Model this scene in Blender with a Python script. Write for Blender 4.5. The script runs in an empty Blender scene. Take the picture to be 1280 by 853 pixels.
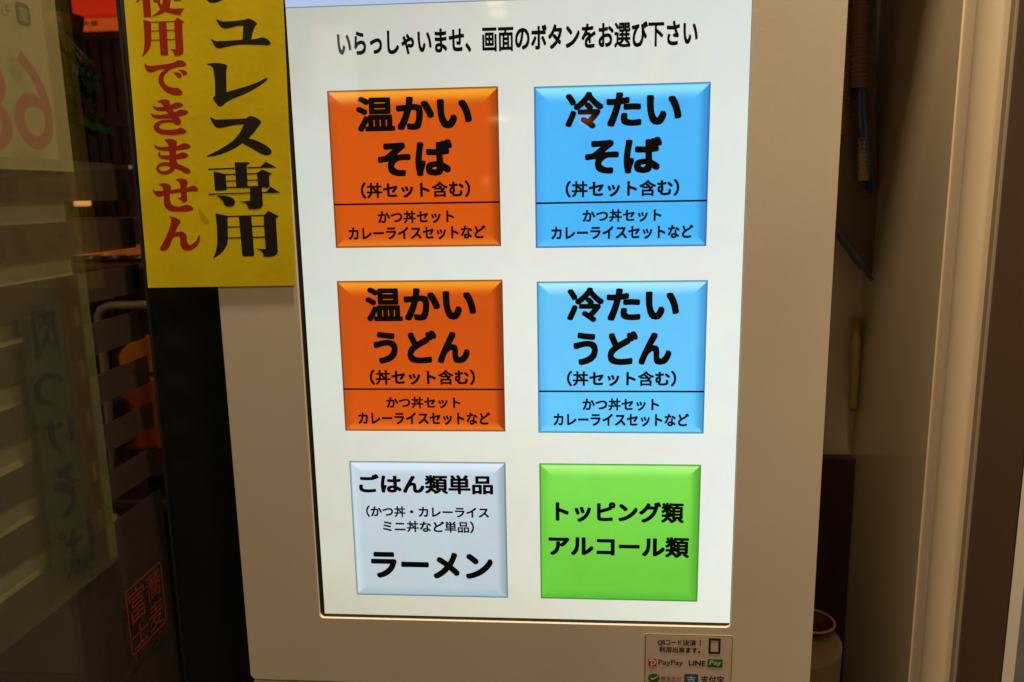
import bpy, bmesh, math, random
from mathutils import Vector, Matrix, Euler
from mathutils.geometry import tessellate_polygon
random.seed(7)
S = bpy.context.scene
C = S.collection
R = math.radians

# ------------------------------------------------------------------ camera
cam_d = bpy.data.cameras.new('camera'); cam = bpy.data.objects.new('camera', cam_d); C.objects.link(cam)
cam.location = (0.0499, -0.7198, 1.4106)
cam.rotation_euler = (R(79.4693), R(0.9682), R(4.2865))
cam_d.sensor_width = 36; cam_d.lens = 28.125
cam_d.clip_start = 0.01; cam_d.clip_end = 60
cam_d.dof.use_dof = True; cam_d.dof.focus_distance = 0.76; cam_d.dof.aperture_fstop = 8
S.camera = cam
# ------------------------------------------------------------------ world, lamps, exposure
W = bpy.data.worlds.new('World'); S.world = W; W.use_nodes = True
bg = W.node_tree.nodes['Background']; bg.inputs[0].default_value = (1.0, 0.66, 0.36, 1); bg.inputs[1].default_value = 0.10
S.view_settings.view_transform = 'Standard'; S.view_settings.look = 'None'
S.view_settings.exposure = 0; S.view_settings.gamma = 1

def area(name, loc, target, size, power, col, sy=None):
    d = bpy.data.lights.new(name, 'AREA'); d.size = size; d.energy = power; d.color = col
    if sy: d.shape = 'RECTANGLE'; d.size_y = sy
    o = bpy.data.objects.new(name, d); C.objects.link(o); o.location = loc
    o.rotation_euler = (Vector(target)-Vector(loc)).to_track_quat('-Z', 'Y').to_euler()
    return o
area('awning_lamp', (1.05, -1.05, 2.65), (0.15, 0.0, 1.35), 0.35, 9.5, (1.0, 0.71, 0.40))
area('left_fill_light', (-1.25, -1.5, 2.4), (0.1, 0.1, 1.3), 0.5, 8, (1.0, 0.66, 0.40))  # added fill from the left front to brighten the right-hand panel
area('ceiling_lamp_inside', (-1.15, 0.95, 2.35), (-1.0, 1.5, 1.0), 0.3, 2.2, (1.0, 0.55, 0.25))

area('awning_downlight', (.171, -.15, 3.3), (.171, .02, 0.0), .07, 80, (1.0, .76, .46))
# ------------------------------------------------------------------ helpers
M0 = cam.rotation_euler.to_matrix(); CP = Vector(cam.location)
def at(px, py, axis='Y', val=0.0):
    """where the sight line through a point of the photograph meets a plane of the place"""
    d = M0 @ Vector(((px-640)/1000.0, -(py-426.5)/1000.0, -1.0))
    i = 'XYZ'.index(axis)
    t = (val-CP[i])/d[i]
    return CP + d*t
def lin(r, g, b):
    f = lambda c: (c/255/12.92) if c/255 <= .04045 else ((c/255+.055)/1.055)**2.4
    return (f(r), f(g), f(b), 1)
def mat(name, base=(.5, .5, .5), rough=.5, spec=.5, emit=None, es=1.0, metal=0, coat=0, bump=0, bscale=300, var=0, vscale=8, attr=None):
    m = bpy.data.materials.new(name); m.use_nodes = True; nt = m.node_tree; b = nt.nodes['Principled BSDF']
    b.inputs['Base Color'].default_value = (*base[:3], 1); b.inputs['Roughness'].default_value = rough
    b.inputs['Specular IOR Level'].default_value = spec; b.inputs['Metallic'].default_value = metal
    b.inputs['Coat Weight'].default_value = coat; b.inputs['Coat Roughness'].default_value = .08
    tc = nt.nodes.new('ShaderNodeTexCoord')
    if emit: b.inputs['Emission Color'].default_value = (*emit[:3], 1); b.inputs['Emission Strength'].default_value = es
    if attr:
        a = nt.nodes.new('ShaderNodeAttribute'); a.attribute_name = attr
        
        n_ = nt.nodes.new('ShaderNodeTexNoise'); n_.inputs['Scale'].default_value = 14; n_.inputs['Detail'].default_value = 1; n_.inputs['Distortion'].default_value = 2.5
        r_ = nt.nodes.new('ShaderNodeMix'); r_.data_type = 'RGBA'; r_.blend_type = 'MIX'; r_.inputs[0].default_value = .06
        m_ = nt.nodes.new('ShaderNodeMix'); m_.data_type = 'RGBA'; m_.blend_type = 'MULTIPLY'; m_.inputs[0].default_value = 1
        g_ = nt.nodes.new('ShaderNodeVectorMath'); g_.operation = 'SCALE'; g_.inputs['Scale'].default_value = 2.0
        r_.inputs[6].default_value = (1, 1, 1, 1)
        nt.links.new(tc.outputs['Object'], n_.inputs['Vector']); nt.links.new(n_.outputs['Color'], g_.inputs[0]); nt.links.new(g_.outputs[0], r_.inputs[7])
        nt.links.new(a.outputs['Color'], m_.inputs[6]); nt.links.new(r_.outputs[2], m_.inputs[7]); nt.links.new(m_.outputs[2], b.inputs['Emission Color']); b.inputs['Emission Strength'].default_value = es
    if bump:
        n = nt.nodes.new('ShaderNodeTexNoise'); n.inputs['Scale'].default_value = bscale; n.inputs['Detail'].default_value = 3
        bp = nt.nodes.new('ShaderNodeBump'); bp.inputs['Strength'].default_value = bump; bp.inputs['Distance'].default_value = .001
        nt.links.new(tc.outputs['Object'], n.inputs['Vector']); nt.links.new(n.outputs['Fac'], bp.inputs['Height']); nt.links.new(bp.outputs['Normal'], b.inputs['Normal'])
    if var:
        n = nt.nodes.new('ShaderNodeTexNoise'); n.inputs['Scale'].default_value = vscale; n.inputs['Detail'].default_value = 5
        r = nt.nodes.new('ShaderNodeMapRange'); r.inputs[1].default_value = .3; r.inputs[2].default_value = .7
        r.inputs[3].default_value = 1-var; r.inputs[4].default_value = 1+var
        mx = nt.nodes.new('ShaderNodeVectorMath'); mx.operation = 'SCALE'; mx.inputs[0].default_value = base[:3]
        nt.links.new(tc.outputs['Object'], n.inputs['Vector']); nt.links.new(n.outputs['Fac'], r.inputs[0]); nt.links.new(r.outputs[0], mx.inputs['Scale'])
        nt.links.new(mx.outputs[0], b.inputs['Base Color'])
    return m
def tag(o, label=None, cat=None, group=None, kind=None):
    if label: o['label'] = label
    if cat: o['category'] = cat
    if group: o['group'] = group
    if kind: o['kind'] = kind
    return o
def thing(name, label, cat, loc=(0, 0, 0), group=None):
    o = bpy.data.objects.new(name, None); C.objects.link(o); o.location = loc; o.empty_display_size = .05
    return tag(o, label, cat, group)
def link(name, me, m=None, parent=None, bevel=0, smooth=False, seg=2):
    o = bpy.data.objects.new(name, me); C.objects.link(o)
    if m: me.materials.clear(); me.materials.append(m)
    if parent:
        o.parent = parent
        p = parent; off = Vector((0, 0, 0))
        while p: off += p.location; p = p.parent
        o.location = -off
    if bevel:
        b = o.modifiers.new('bevel', 'BEVEL'); b.width = bevel; b.segments = seg; b.limit_method = 'ANGLE'; b.angle_limit = R(35)
    if smooth:
        for p in me.polygons: p.use_smooth = True
    return o
def mesh(name, v, f):
    me = bpy.data.meshes.new(name); me.from_pydata([tuple(x) for x in v], [], f); me.update()
    bm = bmesh.new(); bm.from_mesh(me); bmesh.ops.recalc_face_normals(bm, faces=bm.faces); bm.to_mesh(me); bm.free(); return me
def box(name, lo, hi, m, parent=None, bevel=0):
    x0, y0, z0 = lo; x1, y1, z1 = hi
    v = [(x0, y0, z0), (x1, y0, z0), (x1, y1, z0), (x0, y1, z0), (x0, y0, z1), (x1, y0, z1), (x1, y1, z1), (x0, y1, z1)]
    return link(name, mesh(name, v, [(0, 1, 2, 3), (4, 5, 6, 7), (0, 1, 5, 4), (1, 2, 6, 5), (2, 3, 7, 6), (3, 0, 4, 7)]), m, parent, bevel)
def prism(name, pts, y0, y1, m, parent=None, bevel=0, holes=(), axis='Y'):
    """outline in the plane square to the axis, given real thickness; pts are (a, b) = (X, Z) for axis Y, (Y, Z) for X, (X, Y) for Z"""
    loops = [list(pts)]+[list(h) for h in holes]
    P = {'Y': lambda a, b, c: (a, c, b), 'X': lambda a, b, c: (c, a, b), 'Z': lambda a, b, c: (a, b, c)}[axis]
    tri = tessellate_polygon([[Vector((a, b, 0)) for a, b in l] for l in loops])
    flat = [p for l in loops for p in l]; n = len(flat)
    v = [P(a, b, y0) for a, b in flat]+[P(a, b, y1) for a, b in flat]
    f = [tuple(t) for t in tri]+[tuple(i+n for i in t) for t in tri]
    s = 0
    for l in loops:
        k = len(l)
        for i in range(k):
            j = (i+1) % k; f.append((s+i, s+j, s+j+n, s+i+n))
        s += k
    me = mesh(name, v, f)
    return link(name, me, m, parent, bevel)
def rrect(x0, z0, x1, z1, r, n=5):
    rs = r if isinstance(r, (list, tuple)) else [r]*4      # bl, br, tr, tl
    out = []
    for (cx, cz, a0), q in zip(((x0, z0, 180), (x1, z0, 270), (x1, z1, 0), (x0, z1, 90)), rs):
        sx = 1 if cx == x0 else -1; sz = 1 if cz == z0 else -1
        if q <= 0: out.append((cx, cz)); continue
        for i in range(n+1):
            a = R(a0+90*i/n); out.append((cx+sx*q+q*math.cos(a), cz+sz*q+q*math.sin(a)))
    return out
def sheet(name, x0, x1, z0, z1, y, m, parent=None, t=.0002):
    return box(name, (x0, y, z0), (x1, y+t, z1), m, parent)
def tube(name, pts, r, m, parent=None, seg=10, closed=False, radii=None):
    pts = [Vector(p) for p in pts]; v = []; f = []; n = len(pts); up = None
    for i, p in enumerate(pts):
        a = pts[max(i-1, 0)]; b = pts[min(i+1, n-1)]; t = (b-a).normalized()
        if up is None: up = t.orthogonal().normalized()
        u = (up-t*up.dot(t)).normalized(); up = u; w = t.cross(u)
        rr = radii[i] if radii else r
        for k in range(seg):
            q = 2*math.pi*k/seg; v.append(p+(u*math.cos(q)+w*math.sin(q))*rr)
    for i in range(n-1):
        for k in range(seg):
            f.append((i*seg+k, i*seg+(k+1) % seg, (i+1)*seg+(k+1) % seg, (i+1)*seg+k))
    f.append(tuple(range(seg))); f.append(tuple((n-1)*seg+k for k in range(seg)))
    return link(name, mesh(name, v, f), m, parent, smooth=True)
def lathe(name, prof, c, m, parent=None, seg=40):
    v = []; f = []
    for r, z in prof:
        for k in range(seg):
            q = 2*math.pi*k/seg; v.append((c[0]+r*math.cos(q), c[1]+r*math.sin(q), c[2]+z))
    for i in range(len(prof)-1):
        for k in range(seg): f.append((i*seg+k, i*seg+(k+1) % seg, (i+1)*seg+(k+1) % seg, (i+1)*seg+k))
    return link(name, mesh(name, v, f), m, parent, smooth=True)

# ------------------------------------------------------------------ lettering
FC = {}; KW = .78
def glyphs(body, off=0.0, space=1.0):
    k = (body, off, space)
    if k in FC: return FC[k]
    cu = bpy.data.curves.new('t', 'FONT'); cu.body = body; cu.size = 1; cu.offset = off; cu.space_character = space; cu.resolution_u = 4
    o = bpy.data.objects.new('t', cu); C.objects.link(o)
    dg = bpy.context.evaluated_depsgraph_get(); dg.update()
    me = o.evaluated_get(dg).to_mesh()
    v = [(p.co.x, p.co.y) for p in me.vertices]; f = [tuple(q.vertices) for q in me.polygons]
    o.evaluated_get(dg).to_mesh_clear(); bpy.data.objects.remove(o); bpy.data.curves.remove(cu)
    FC[k] = (v, f); return FC[k]
def lettering(body, x0, x1, z0, z1, y, m, parent, bold=0.0, name='lettering', plane='Y', flip=False, embolden=None, space=1.0):
    """a line of print fitted to the rectangle it fills on its own flat surface"""
    # dense characters take less extra weight than open ones, as in a heavy gothic face
    dense = lambda c_: '\u4e00' <= c_ <= '\u9fff'
    sets = [(body, bold)]
    if bold and any(dense(c_) for c_ in body) and not all(dense(c_) for c_ in body):
        sets = [(''.join('\u3000' if dense(c_) else c_ for c_ in body), bold), (''.join(c_ if dense(c_) else '\u3000' for c_ in body), bold*KW)]
    elif bold and body and dense(body[0]): sets = [(body, bold*KW)]
    v, f, lay = [], [], []
    for bd, bw_ in sets:
        v0, f0 = glyphs(bd, 0.0, space)
        n0 = len(v); v += v0; lay += [0]*len(v0); f += [tuple(i+n0 for i in t) for t in f0]
        if bw_:
            for k, (qx, qy) in enumerate(((1, 0), (.84, .84), (0, 1), (-.84, .84), (-1, 0), (-.84, -.84), (0, -1), (.84, -.84))):
                n0 = len(v)
                v += [(a+bw_*qx, b+bw_*qy) for a, b in v0]; lay += [k+1]*len(v0)
                f += [tuple(i+n0 for i in t) for t in f0]
    ax = min(p[0] for p in v); bx = max(p[0] for p in v); az = min(p[1] for p in v); bz = max(p[1] for p in v)
    out = []
    for (a, b), ly in zip(v, lay):
        u = (a-ax)/(bx-ax); w = (b-az)/(bz-az); yy = y+ly*(3e-6 if plane == 'Y' else -3e-6)
        if flip: u = 1-u
        p, q = x0+(x1-x0)*u, z0+(z1-z0)*w
        out.append((p, yy, q) if plane == 'Y' else (yy, p, q))
    me = bpy.data.meshes.new(name); me.from_pydata(out, [], f); me.update()
    return link(name, me, m, parent)
def pxbox(l, r, t, b, plane='Y', val=0.0):
    cx, cy = (l+r)/2, (t+b)/2
    P, Q, U, D = at(l, cy, plane, val), at(r, cy, plane, val), at(cx, t, plane, val), at(cx, b, plane, val)
    i = 0 if plane == 'Y' else 1
    return P[i], Q[i], D[2], U[2]

# ------------------------------------------------------------------ materials
cream = mat('cream_paint', (.655, .60, .53), .42, .4, bump=.085, bscale=900, var=.045, vscale=7)
cream_low = mat('cream_paint_lower', (.72, .68, .62), .4, .4)
black_trim = mat('black_trim', (.012, .012, .012), .35)
ink = mat('screen_ink', (.004, .004, .004), .06, .5)
line_ink = mat('screen_line', (.01, .01, .015), .06, .5)
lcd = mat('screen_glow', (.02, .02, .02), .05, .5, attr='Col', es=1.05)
lcd_header = mat('screen_header_blue', (.02, .02, .02), .05, .5, emit=lin(176, 194, 226), es=1)
lcd_rule = mat('screen_header_rule', (.02, .02, .02), .05, .5, emit=lin(120, 130, 150), es=1)

# ------------------------------------------------------------------ setting
asphalt = mat('dark_floor_tiles', (.09, .075, .06), .7, var=.2)
tag(box('floor', (-4, -4, -.05), (4, 4, 0), asphalt), kind='structure')
wall_m = mat('cream_plaster', (.70, .64, .50), .7, var=.06, vscale=5)  # cream wall colour with slight random mottling
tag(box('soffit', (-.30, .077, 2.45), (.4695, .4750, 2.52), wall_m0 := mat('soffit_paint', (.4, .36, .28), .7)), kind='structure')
tag(box('back_wall', (-.30, .4755, 0), (.62, .52, 2.6), wall_m), kind='structure')

# ------------------------------------------------------------------ the ticket machine
FX0, FX1 = -.279, .276
YF = -.003
seamz = at(318, 849, 'Y', YF)[2]
tm = thing('ticket_machine', 'cream touch screen meal ticket machine with six big coloured menu buttons on its lit screen', 'ticket machine', (0, .03, 0))
hx0, hx1, hz0, hz1 = -.2032, .1994, .9966, 1.722
outer = rrect(FX0, seamz, FX1, 1.86, [.006, .002, .004, .004])
hole = rrect(hx0, hz0, hx1, hz1, .0045)[::-1]
prism('front_panel', outer, YF, YF+.014, cream, tm, bevel=.0011, holes=[hole])
box('cabinet_body', (FX0+.004, YF+.0142, .10), (FX1-.004, .075, 1.855), cream, tm, bevel=.002)
prism('lower_door', rrect(FX0+.001, .10, FX1-.001, seamz-.0022, .004), YF+.001, YF+.014, cream_low, tm, bevel=.0012)
box('plinth', (FX0+.02, .02, 0), (FX1-.02, .074, .0995), black_trim, tm)
box('shade_block', (FX0, YF, 1.863), (FX1, .075, 2.58), cream, tm, bevel=.002)  # unseen block added on top to cast the shadow on the side panel
prism('screen_bezel', rrect(hx0+.0002, hz0+.0002, hx1-.0002, hz1-.0002, .0045), .0006, .011, black_trim, tm)
# lit panel: one sheet of the display, uneven viewing-angle brightness painted into its background colours
def grid_sheet(name, x0, x1, z0, z1, y, nx, nz, fn, m, parent):
    v = []; f = []; cols = []
    for j in range(nz+1):
        for i in range(nx+1):
            u, w = i/nx, j/nz; v.append((x0+(x1-x0)*u, y, z0+(z1-z0)*w)); cols.append(fn(u, w))
    for j in range(nz):
        for i in range(nx):
            a = j*(nx+1)+i; f.append((a, a+1, a+nx+2, a+nx+1))
    me = bpy.data.meshes.new(name); me.from_pydata(v, [], f); me.update()
    at_ = me.color_attributes.new('Col', 'FLOAT_COLOR', 'POINT')
    for i, c in enumerate(cols): at_.data[i].color = c
    return link(name, me, m, parent)
def mixc(a, b, t): t = max(0, min(1, t)); return tuple(a[i]*(1-t)+b[i]*t for i in range(3))
def sm(t): t = max(0, min(1, t)); return t*t*(3-2*t)
sx0, sx1, sz0, sz1 = -.1986, .199, 1.000, 1.712
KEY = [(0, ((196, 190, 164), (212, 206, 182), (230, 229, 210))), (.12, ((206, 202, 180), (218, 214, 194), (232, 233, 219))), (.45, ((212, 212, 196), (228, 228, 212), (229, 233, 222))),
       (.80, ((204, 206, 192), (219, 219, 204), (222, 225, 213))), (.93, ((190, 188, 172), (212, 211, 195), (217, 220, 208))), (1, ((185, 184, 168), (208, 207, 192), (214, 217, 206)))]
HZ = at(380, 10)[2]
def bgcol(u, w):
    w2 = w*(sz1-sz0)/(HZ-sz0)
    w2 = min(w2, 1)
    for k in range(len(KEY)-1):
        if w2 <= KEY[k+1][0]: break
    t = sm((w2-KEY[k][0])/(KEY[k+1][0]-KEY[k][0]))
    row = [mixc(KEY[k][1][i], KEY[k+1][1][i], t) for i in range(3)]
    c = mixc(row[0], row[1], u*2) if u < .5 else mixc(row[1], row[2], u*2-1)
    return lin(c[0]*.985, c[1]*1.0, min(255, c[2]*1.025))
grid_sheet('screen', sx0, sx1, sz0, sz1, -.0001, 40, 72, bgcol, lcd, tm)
scr = tm.children[-1]
hb = sheet('header_bar', sx0, sx1, HZ+.001, sz1, -.0004, lcd_header, scr)
sheet('header_rule', sx0, sx1, HZ, HZ+.0009, -.0004, lcd_rule, scr)
def line_on(body, l, r, t, b, parent, bold, y=-.0009, m=ink):
    x0, x1, z0, z1 = pxbox(l, r, t, b)
    return lettering(body, x0, x1, z0, z1, y, m, parent, bold)
line_on('いらっしゃいませ、画面のボタンをお選び下さい', 421.5, 872, 32, 64.5, scr, .036)

def button(label, quad, pal, lines, rule=None):
    (ax, ay), (bx, by), (cx, cy), (dx, dy) = quad      # tl tr br bl
    tl, tr, br, bl = at(ax, ay), at(bx, by), at(cx, cy), at(dx, dy)
    x0 = (tl[0]+bl[0])/2; x1 = (tr[0]+br[0])/2; z1 = (tl[2]+tr[2])/2; z0 = (bl[2]+br[2])/2
    cen, top, left, right, bot, edge = [c for c in pal]
    asp = (z1-z0)/(x1-x0); w = .085; e = .012
    def fn(u, v):
        d = [(v*asp, bot, cen[1]), ((1-v)*asp, top, cen[0]), (u, left, None), (1-u, right, None)]
        k = min(d, key=lambda q: q[0]); base = mixc(cen[1], cen[0], sm(v))
        ww = w if k[1] is top else w*.72; c = mixc(k[1], base, sm((k[0]-ww*.2)/ww))
        if k[0] < e: c = mixc(edge, c, (k[0]/e)**1.5)
        return lin(*c)
    b = grid_sheet('menu_button', x0, x1, z0, z1, -.0005, 132, 128, fn, lcd, tm); b['label'] = label
    for body, l, r, t, bb, bold in lines: line_on(body, l, r, t, bb, b, bold)
    if rule:
        z = at(rule[0], rule[1])[2]; h = .0008
        sheet('divider_line', x0+.0008, x1-.0008, z-h, z+h, -.0011, line_ink, b)
B1, B2 = .048, .038
OR = [((202, 80, 8), (206, 82, 8)), (240, 158, 40), (190, 80, 12), (160, 64, 8), (222, 118, 30), (105, 45, 10)]
BL = [((72, 176, 244), (66, 178, 246)), (136, 224, 255), (72, 164, 230), (46, 138, 206), (92, 190, 246), (36, 96, 150)]
BL2 = [((96, 190, 244), (98, 198, 250)), (166, 232, 255), (86, 180, 236), (64, 156, 214), (110, 206, 250), (50, 110, 150)]
SV = [((188, 203, 214), (184, 197, 203)), (216, 231, 243), (196, 214, 226), (150, 168, 178), (160, 186, 196), (96, 112, 116)]
GR = [((122, 218, 78), (104, 196, 58)), (168, 246, 122), (104, 198, 62), (84, 172, 50), (88, 182, 56), (60, 120, 40)]
OR2 = [((196, 76, 10), (206, 82, 8)), (240, 150, 34), (186, 78, 16), (140, 54, 10), (226, 110, 34), (120, 50, 10)]
small = '（丼セット含む）'; k1 = 'かつ丼セット'; k2 = 'カレーライスセットなど'
button('orange button for hot soba, upper left', [(410, 114), (623, 108), (626, 308), (419, 310)], OR,
       [('温かい', 445.3, 590.1, 119.5, 164, B1), ('そば', 472.3, 566, 175, 220.8, B1), (small, 451.2, 588, 227, 247.8, B2), (k1, 472.3, 567.7, 263, 279.3, B2), (k2, 435.9, 607, 282.8, 299.8, B2)], (520, 254.4))
button('blue button for cold soba, upper right', [(667, 106.5), (887, 105), (884, 309), (670, 309)], BL,
       [('冷たい', 706.4, 852, 113.7, 160.5, B1), ('そば', 731, 827.5, 171.8, 217.5, B1), (small, 706.8, 849, 225, 246.4, B2), (k1, 728, 826.8, 261.4, 277.6, B2), (k2, 689, 866.5, 282, 299.3, B2)], (777, 252.6))
button('orange button for hot udon, middle left', [(421, 351), (629, 350), (631, 540), (432, 538)], OR2,
       [('温かい', 457, 595.3, 358.8, 402, B1), ('うどん', 467, 587.5, 413, 454.8, B1), (small, 462.5, 594, 461.8, 481.3, B2), (k1, 483, 575.8, 495.8, 510.4, B2), (k2, 448, 613, 515, 531, B2)], (530, 486.5))
button('light blue button for cold udon, middle right', [(671, 351.5), (884, 351), (880, 542), (673, 541)], BL2,
       [('冷たい', 708.6, 849, 358.8, 402.8, B1), ('うどん', 716.4, 839.5, 413.8, 456.7, B1), (small, 708.6, 845.3, 463.4, 483, B2), (k1, 728, 823.8, 497.7, 513.4, B2), (k2, 691.8, 861, 516.5, 533, B2)], (777, 489.2))
button('silver grey button for rice dishes and ramen, bottom left', [(435, 575), (632, 579), (635, 748), (447.5, 742.5)], SV,
       [('ごはん類単品', 448.9, 616.4, 593, 617.2, .042), ('（かつ丼・カレーライス', 458, 611.3, 632.5, 647, .034), ('ミニ丼など単品）', 478.8, 592.7, 650.8, 665.6, .034), ('ラーメン', 464.3, 616.4, 690, 723.4, .045)])
button('green button for toppings and alcohol, bottom right', [(674, 579), (877, 581), (871, 751), (676, 749)], GR,
       [('トッピング類', 694.4, 855, 626.8, 653, .042), ('アルコール類', 685.8, 861.6, 670.2, 696, .042)])

# ------------------------------------------------------------------ payment sticker
YS = YF-.0003
stk = thing('payment_sticker', 'small green edged code payment sticker with payment logos under the screen corner', 'sticker', (at(860, 850, 'Y', YS)[0], YS, .955))
x0 = at(806, 820, 'Y', YS)[0]; x1 = at(915, 825, 'Y', YS)[0]; zt = at(860, 794.2, 'Y', YS)[2]; zb = zt-.062
paper = mat('sticker_paper', (.62, .50, .46), .4, var=.03, vscale=40); green_line = mat('sticker_green', (.10, .20, .035), .4)
sink = mat('sticker_ink', (.02, .016, .016), .45); sgreen = mat('logo_green', (.02, .16, .035), .4); swhite = mat('logo_white', (.6, .62, .5), .4)
sred = mat('logo_red', (.50, .02, .015), .4); sblue = mat('logo_blue', (.02, .10, .28), .4); spale = mat('sticker_rim', (.62, .64, .36), .4)
prism('rim', rrect(x0-.0006, zb, x1+.0006, zt+.0006, .0022), YS, YS+.0002, spale, stk)
prism('border', rrect(x0, zb+.0004, x1, zt, .002), YS-.0002, YS-.0001, green_line, stk)
prism('paper', rrect(x0+.0008, zb+.001, x1-.0008, zt-.0008, .0014), YS-.0004, YS-.0003, paper, stk)
YL = YS-.0006
def st(body, l, r, t, b, bold, m=sink, y=YL):
    a = pxbox(l, r, t, b, 'Y', y); return lettering(body, *a[:2], *a[2:], y, m, stk, bold)
st('QRコード', 822, 852, 800, 807.6, .035)
st('決済', 853, 870.5, 800, 807.6, .040)
st('!', 874.6, 876, 800, 807.4, .05)
st('利用出来ます。', 824, 875.5, 809, 816.3, .040)
st('PayPay', 823, 854, 825, 833.5, .012)
st('LINE', 861, 882, 826, 832.3, .035)
def ppoly(name, pts, y, m, parent, val=None, t=.0001):
    q = [at(px, py, 'Y', y) for px, py in pts]
    return prism(name, [(p[0], p[2]) for p in q], y, y+t, m, parent)
def prr(name, l, t, r, b, rad, y, m, parent):
    x0, x1, z0, z1 = pxbox(l, r, t, b, 'Y', y)
    return prism(name, rrect(x0, z0, x1, z1, rad), y, y+.0001, m, parent)
prr('logo', 810.5, 823.5, 820.8, 833, .0003, YL, sred, stk)
# white mark in the red logo: a swooping letter P
ppoly('logo_mark', [(811.2, 825.2), (815, 824.8), (818.6, 825.6), (820.2, 828), (818.5, 831), (814, 831.8), (813.2, 831), (816.8, 830.2), (818.6, 828.2), (817, 826.6), (811.2, 826.3)], YL-.0002, swhite, stk)
ppoly('logo_mark', [(814, 827.4), (815.6, 827.4), (814.6, 832.8), (812.8, 832.8)], YL-.00035, swhite, stk)
prr('logo', 884.3, 824.3, 903.3, 834.5, .0001, YL, sgreen, stk)
st('Pay', 887, 901.3, 826, 833, .012, swhite, YL-.0002)
def ell(cx, cy, rx, ry, n=24): return [(cx+rx*math.cos(2*math.pi*i/n), cy-ry*math.sin(2*math.pi*i/n)) for i in range(n)]
ppoly('logo', ell(817.3, 847.8, 7.4, 5.8), YL, sgreen, stk)
ppoly('logo_mark', [(812.8, 847.6), (813.8, 847), (815.6, 848.8), (822, 845.3), (822.4, 846), (815.6, 850.4)], YL-.0002, swhite, stk)
st('微信支付', 826, 851.5, 845.8, 851.5, .012, mat('sticker_grey', (.12, .09, .08), .5))
prr('logo', 855.3, 842.8, 872.8, 858, .001, YL, sblue, stk)
st('支', 858, 870, 845, 856, .01, swhite, YL-.0002)
st('支付宝', 876, 905, 845, 855, .03)
# phone outline on the sticker
a = pxbox(885.8, 900.8, 798.2, 817.6, 'Y', YL)
q = pxbox(888.6, 898, 801, 815, 'Y', YL)
prism('phone_icon', rrect(a[0], a[2], a[1], a[3], .0009), YL, YL+.0001, sink, stk, holes=[rrect(q[0], q[2], q[1], q[3], .0003)[::-1]])

# ------------------------------------------------------------------ yellow paper sign
YY = YF-.0016
yel = mat('yellow_sign_paper', (.77, .62, .006), .5, .35, bump=.12, bscale=180, var=.07, vscale=22)
sign_red = mat('sign_red_ink', (.40, .018, .012), .5, var=.06, vscale=30); sign_red_edge = mat('sign_dark_red_ink', (.16, .03, .006), .5); sign_blk = mat('sign_black_ink', (.012, .010, .009), .42)
ysg = thing('notice_sign', 'yellow paper notice with black and red vertical lettering pasted left of the screen', 'sign', (at(280, 360, 'Y', YY)[0], YY, at(280, 360, 'Y', YY)[2]))
zB = at(278, 358.5, 'Y', YY)[2]
c1 = at(185, 360, 'Y', YY); c2 = at(369.8, 357, 'Y', YY); c3 = at(353.8, 0, 'Y', YY); c4 = at(155, 0, 'Y', YY)
def ext(a, b, z): t = (z-a[2])/(b[2]-a[2]); return a[0]+(b[0]-a[0])*t
zT = 1.70
# slightly wavy paper sheet with thickness
nx, nz = 24, 40; v = []; f = []
for side in (0, 1):
    for j in range(nz+1):
        for i in range(nx+1):
            z = zB+(zT-zB)*j/nz; xa = ext(c1, c4, z); xb = ext(c2, c3, z); u = i/nx
            dz = (c1[2]*(1-u)+c2[2]*u-zB)*(1-j/nz)
            wav = 0
            v.append((xa+(xb-xa)*u, YY+wav+.0003*side+.0001, z+dz))
o = (nx+1)*(nz+1)
for j in range(nz):
    for i in range(nx):
        k = j*(nx+1)+i; f.append((k, k+1, k+nx+2, k+nx+1)); f.append((o+k, o+k+1, o+k+nx+2, o+k+nx+1))
for i in range(nx): f.append((i, i+1, o+i+1, o+i)); k = nz*(nx+1)+i; f.append((k, k+1, o+k+1, o+k))
for j in range(nz): k = j*(nx+1); f.append((k, k+nx+1, o+k+nx+1, o+k)); k += nx; f.append((k, k+nx+1, o+k+nx+1, o+k))
link('paper_sheet', mesh('paper_sheet', v, f), yel, ysg)
def spline(pts):
    n = len(pts); out = []
    tan = []
    for i in range(n):
        if len(pts[i]) > 2: tan.append(None); continue
        a, b = pts[i-1], pts[(i+1) % n]; tan.append(((b[0]-a[0])*.5, (b[1]-a[1])*.5))
    for i in range(n):
        a, b = pts[i], pts[(i+1) % n]; ta, tb = tan[i], tan[(i+1) % n]
        ch = (b[0]-a[0], b[1]-a[1]); L = math.hypot(*ch)
        if ta is None and tb is None: out.append((a[0], a[1])); continue
        def lim(t):
            if t is None: return ch
            l = math.hypot(*t); s = min(1, L/(l+1e-9)); return (t[0]*s, t[1]*s)
        ta, tb = lim(ta), lim(tb)
        for k in range(4):
            s = k/4; h1 = 2*s**3-3*s**2+1; h2 = s**3-2*s**2+s; h3 = -2*s**3+3*s**2; h4 = s**3-s**2
            out.append((h1*a[0]+h2*ta[0]+h3*b[0]+h4*tb[0], h1*a[1]+h2*ta[1]+h3*b[1]+h4*tb[1]))
    return out
def stroke(pts):
    n = len(pts); L = []; Rr = []
    for i, (x, y, w) in enumerate(pts):
        a, b = pts[max(i-1, 0)], pts[min(i+1, n-1)]; dx, dy = b[0]-a[0], b[1]-a[1]; l = math.hypot(dx, dy)
        L.append((x-dy/l*w/2, y+dx/l*w/2)); Rr.append((x+dy/l*w/2, y-dx/l*w/2))
    return L+Rr[::-1]
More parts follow.
